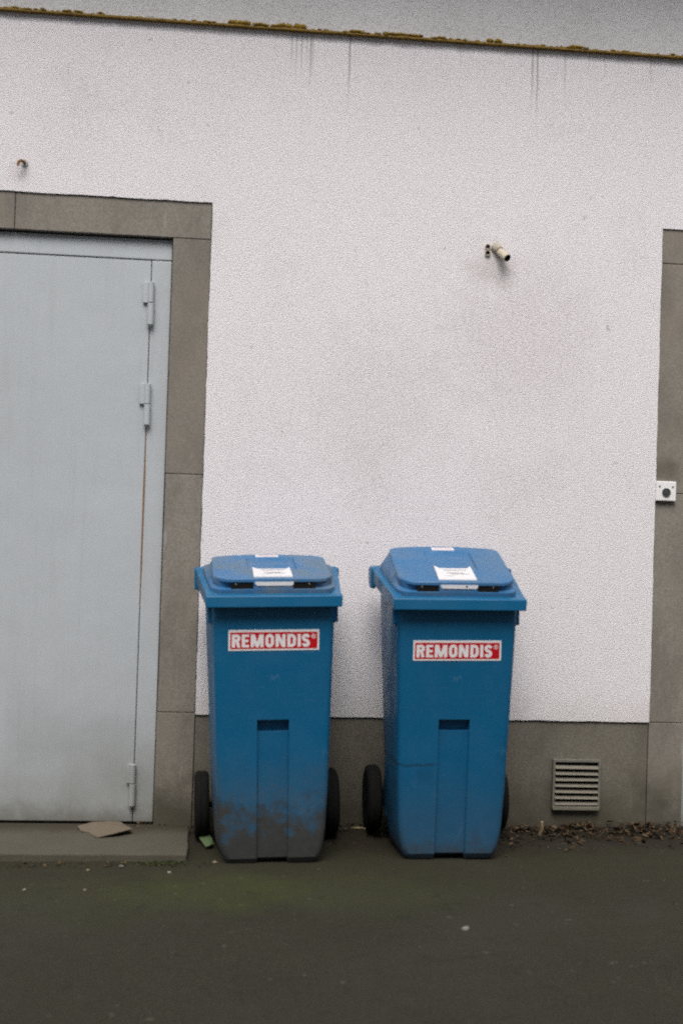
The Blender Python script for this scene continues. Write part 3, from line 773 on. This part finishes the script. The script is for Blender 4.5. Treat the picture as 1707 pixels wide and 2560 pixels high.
bm = bmesh.new(); tube(bm, [(1.262, -.150, .03), (1.268, -.16, .052), (1.266, -.165, .082)], [.006, .0065, .005], 8)
tag(obj('twig', bm, plain('tan_twig', (.32, .23, .14), .9, .1), smooth=True), 'short tan twig standing up in the leaf litter by the vent', 'twig')
# dead leaves along the foot of the wall
def leaves(name, n, fx, mats, seed, size, kindlabel=None):
    rnd = random.Random(seed); bm = bmesh.new()
    for i in range(n):
        x, y, hz = fx(rnd); s = size * rnd.uniform(.5, 1.25)
        q = Matrix.Translation((x, y, hz)) @ Matrix.Rotation(rnd.uniform(0, 6.3), 4, 'Z') @ Matrix.Rotation(rnd.uniform(-.75, .75), 4, 'X') @ Matrix.Rotation(rnd.uniform(-.6, .6), 4, 'Y')
        c = rnd.uniform(-.35, .35) * s; w_ = rnd.uniform(.28, .5)
        L = [(-s, 0, 0), (-.45 * s, w_ * s, c * .5), (.25 * s, w_ * .9 * s, c), (s, 0, 0), (.25 * s, -w_ * s, c), (-.5 * s, -w_ * .8 * s, c * .4)]
        vs = [bm.verts.new(q @ Vector(p)) for p in L]; mi = rnd.randrange(len(mats))
        for f_ in ((0, 1, 5), (1, 2, 4, 5), (2, 3, 4)): bm.faces.new([vs[k] for k in f_]).material_index = mi
    return tag(obj(name, bm, mats), kind='stuff')
ML1 = plain('leaf_brown', (.050, .033, .018), .9, .1, .45, 30); ML2 = plain('leaf_tan', (.105, .070, .040), .9, .1, .4, 30); ML3 = plain('leaf_dark', (.028, .019, .012), .9, .1, .4, 30)
def fr(rnd):
    x = 1.06 + 1.25 * rnd.random(); edge = .22 + .09 * noise.noise(Vector((x * 4, 0, 0))) + (.10 if x < 1.2 else 0)
    t = abs(rnd.gauss(0, .5)); t = min(t, 1.3); y = -.005 - edge * t
    if noise.noise(Vector((x * 7, y * 7, 2))) < -.12 and rnd.random() < .8: x += .12; y *= .5
    return x, y, gz(x, y) + .004 + .020 * max(0, 1 - t) * rnd.random()
leaves('leaf_litter', 1500, fr, [ML1, ML1, ML2, ML3, ML3], 3, .009)
leaves('leaf_litter', 170, fr, [ML1, ML1, ML1, ML2, ML3], 23, .019)
def fr2(rnd):
    x = rnd.uniform(-.05, 1.15); y = -.01 - abs(rnd.gauss(0, .08)); return x, y, gz(x, y) + .004 + .008 * rnd.random()
leaves('leaf_litter', 420, fr2, [ML1, ML3, ML3, ML3], 5, .010)
def fr3(rnd):
    x = rnd.uniform(-1.6, -.03); y = .045 - abs(rnd.gauss(0, .03)) if x > -.25 else rnd.uniform(-.46, -.53); z = .021 if y > -.4 else gz(x, y) + .003
    return x, y, z + .003 * rnd.random()
leaves('leaf_litter', 260, fr3, [ML1, ML3, ML3, ML2], 9, .0075)
def fr4(rnd):
    x = rnd.gauss(-.13, .06); y = -.475 + rnd.gauss(0, .022); return x, min(y, -.455), gz(x, min(y, -.455)) + .002 + .004 * rnd.random()
mo = leaves('moss_patch', 260, fr4, [plain('moss_green', (.055, .080, .022), .95, .1, .4, 60), ML3], 11, .0055)

# ------------------------------------------------------------------ unseen building, added behind the camera to shade the wall
shade_bld = tag(empty('added_shade_building'), 'unseen long grey building added behind the viewer to shade the wall', 'building')
bm = bmesh.new(); box(bm, (-22, -14, -.3), (22, -8.2, 7.0)); obj('wall', bm, MU, shade_bld)
bm = bmesh.new(); box(bm, (-22.3, -14.3, 7.01), (22.3, -7.9, 7.3)); obj('roof', bm, MVB, shade_bld)
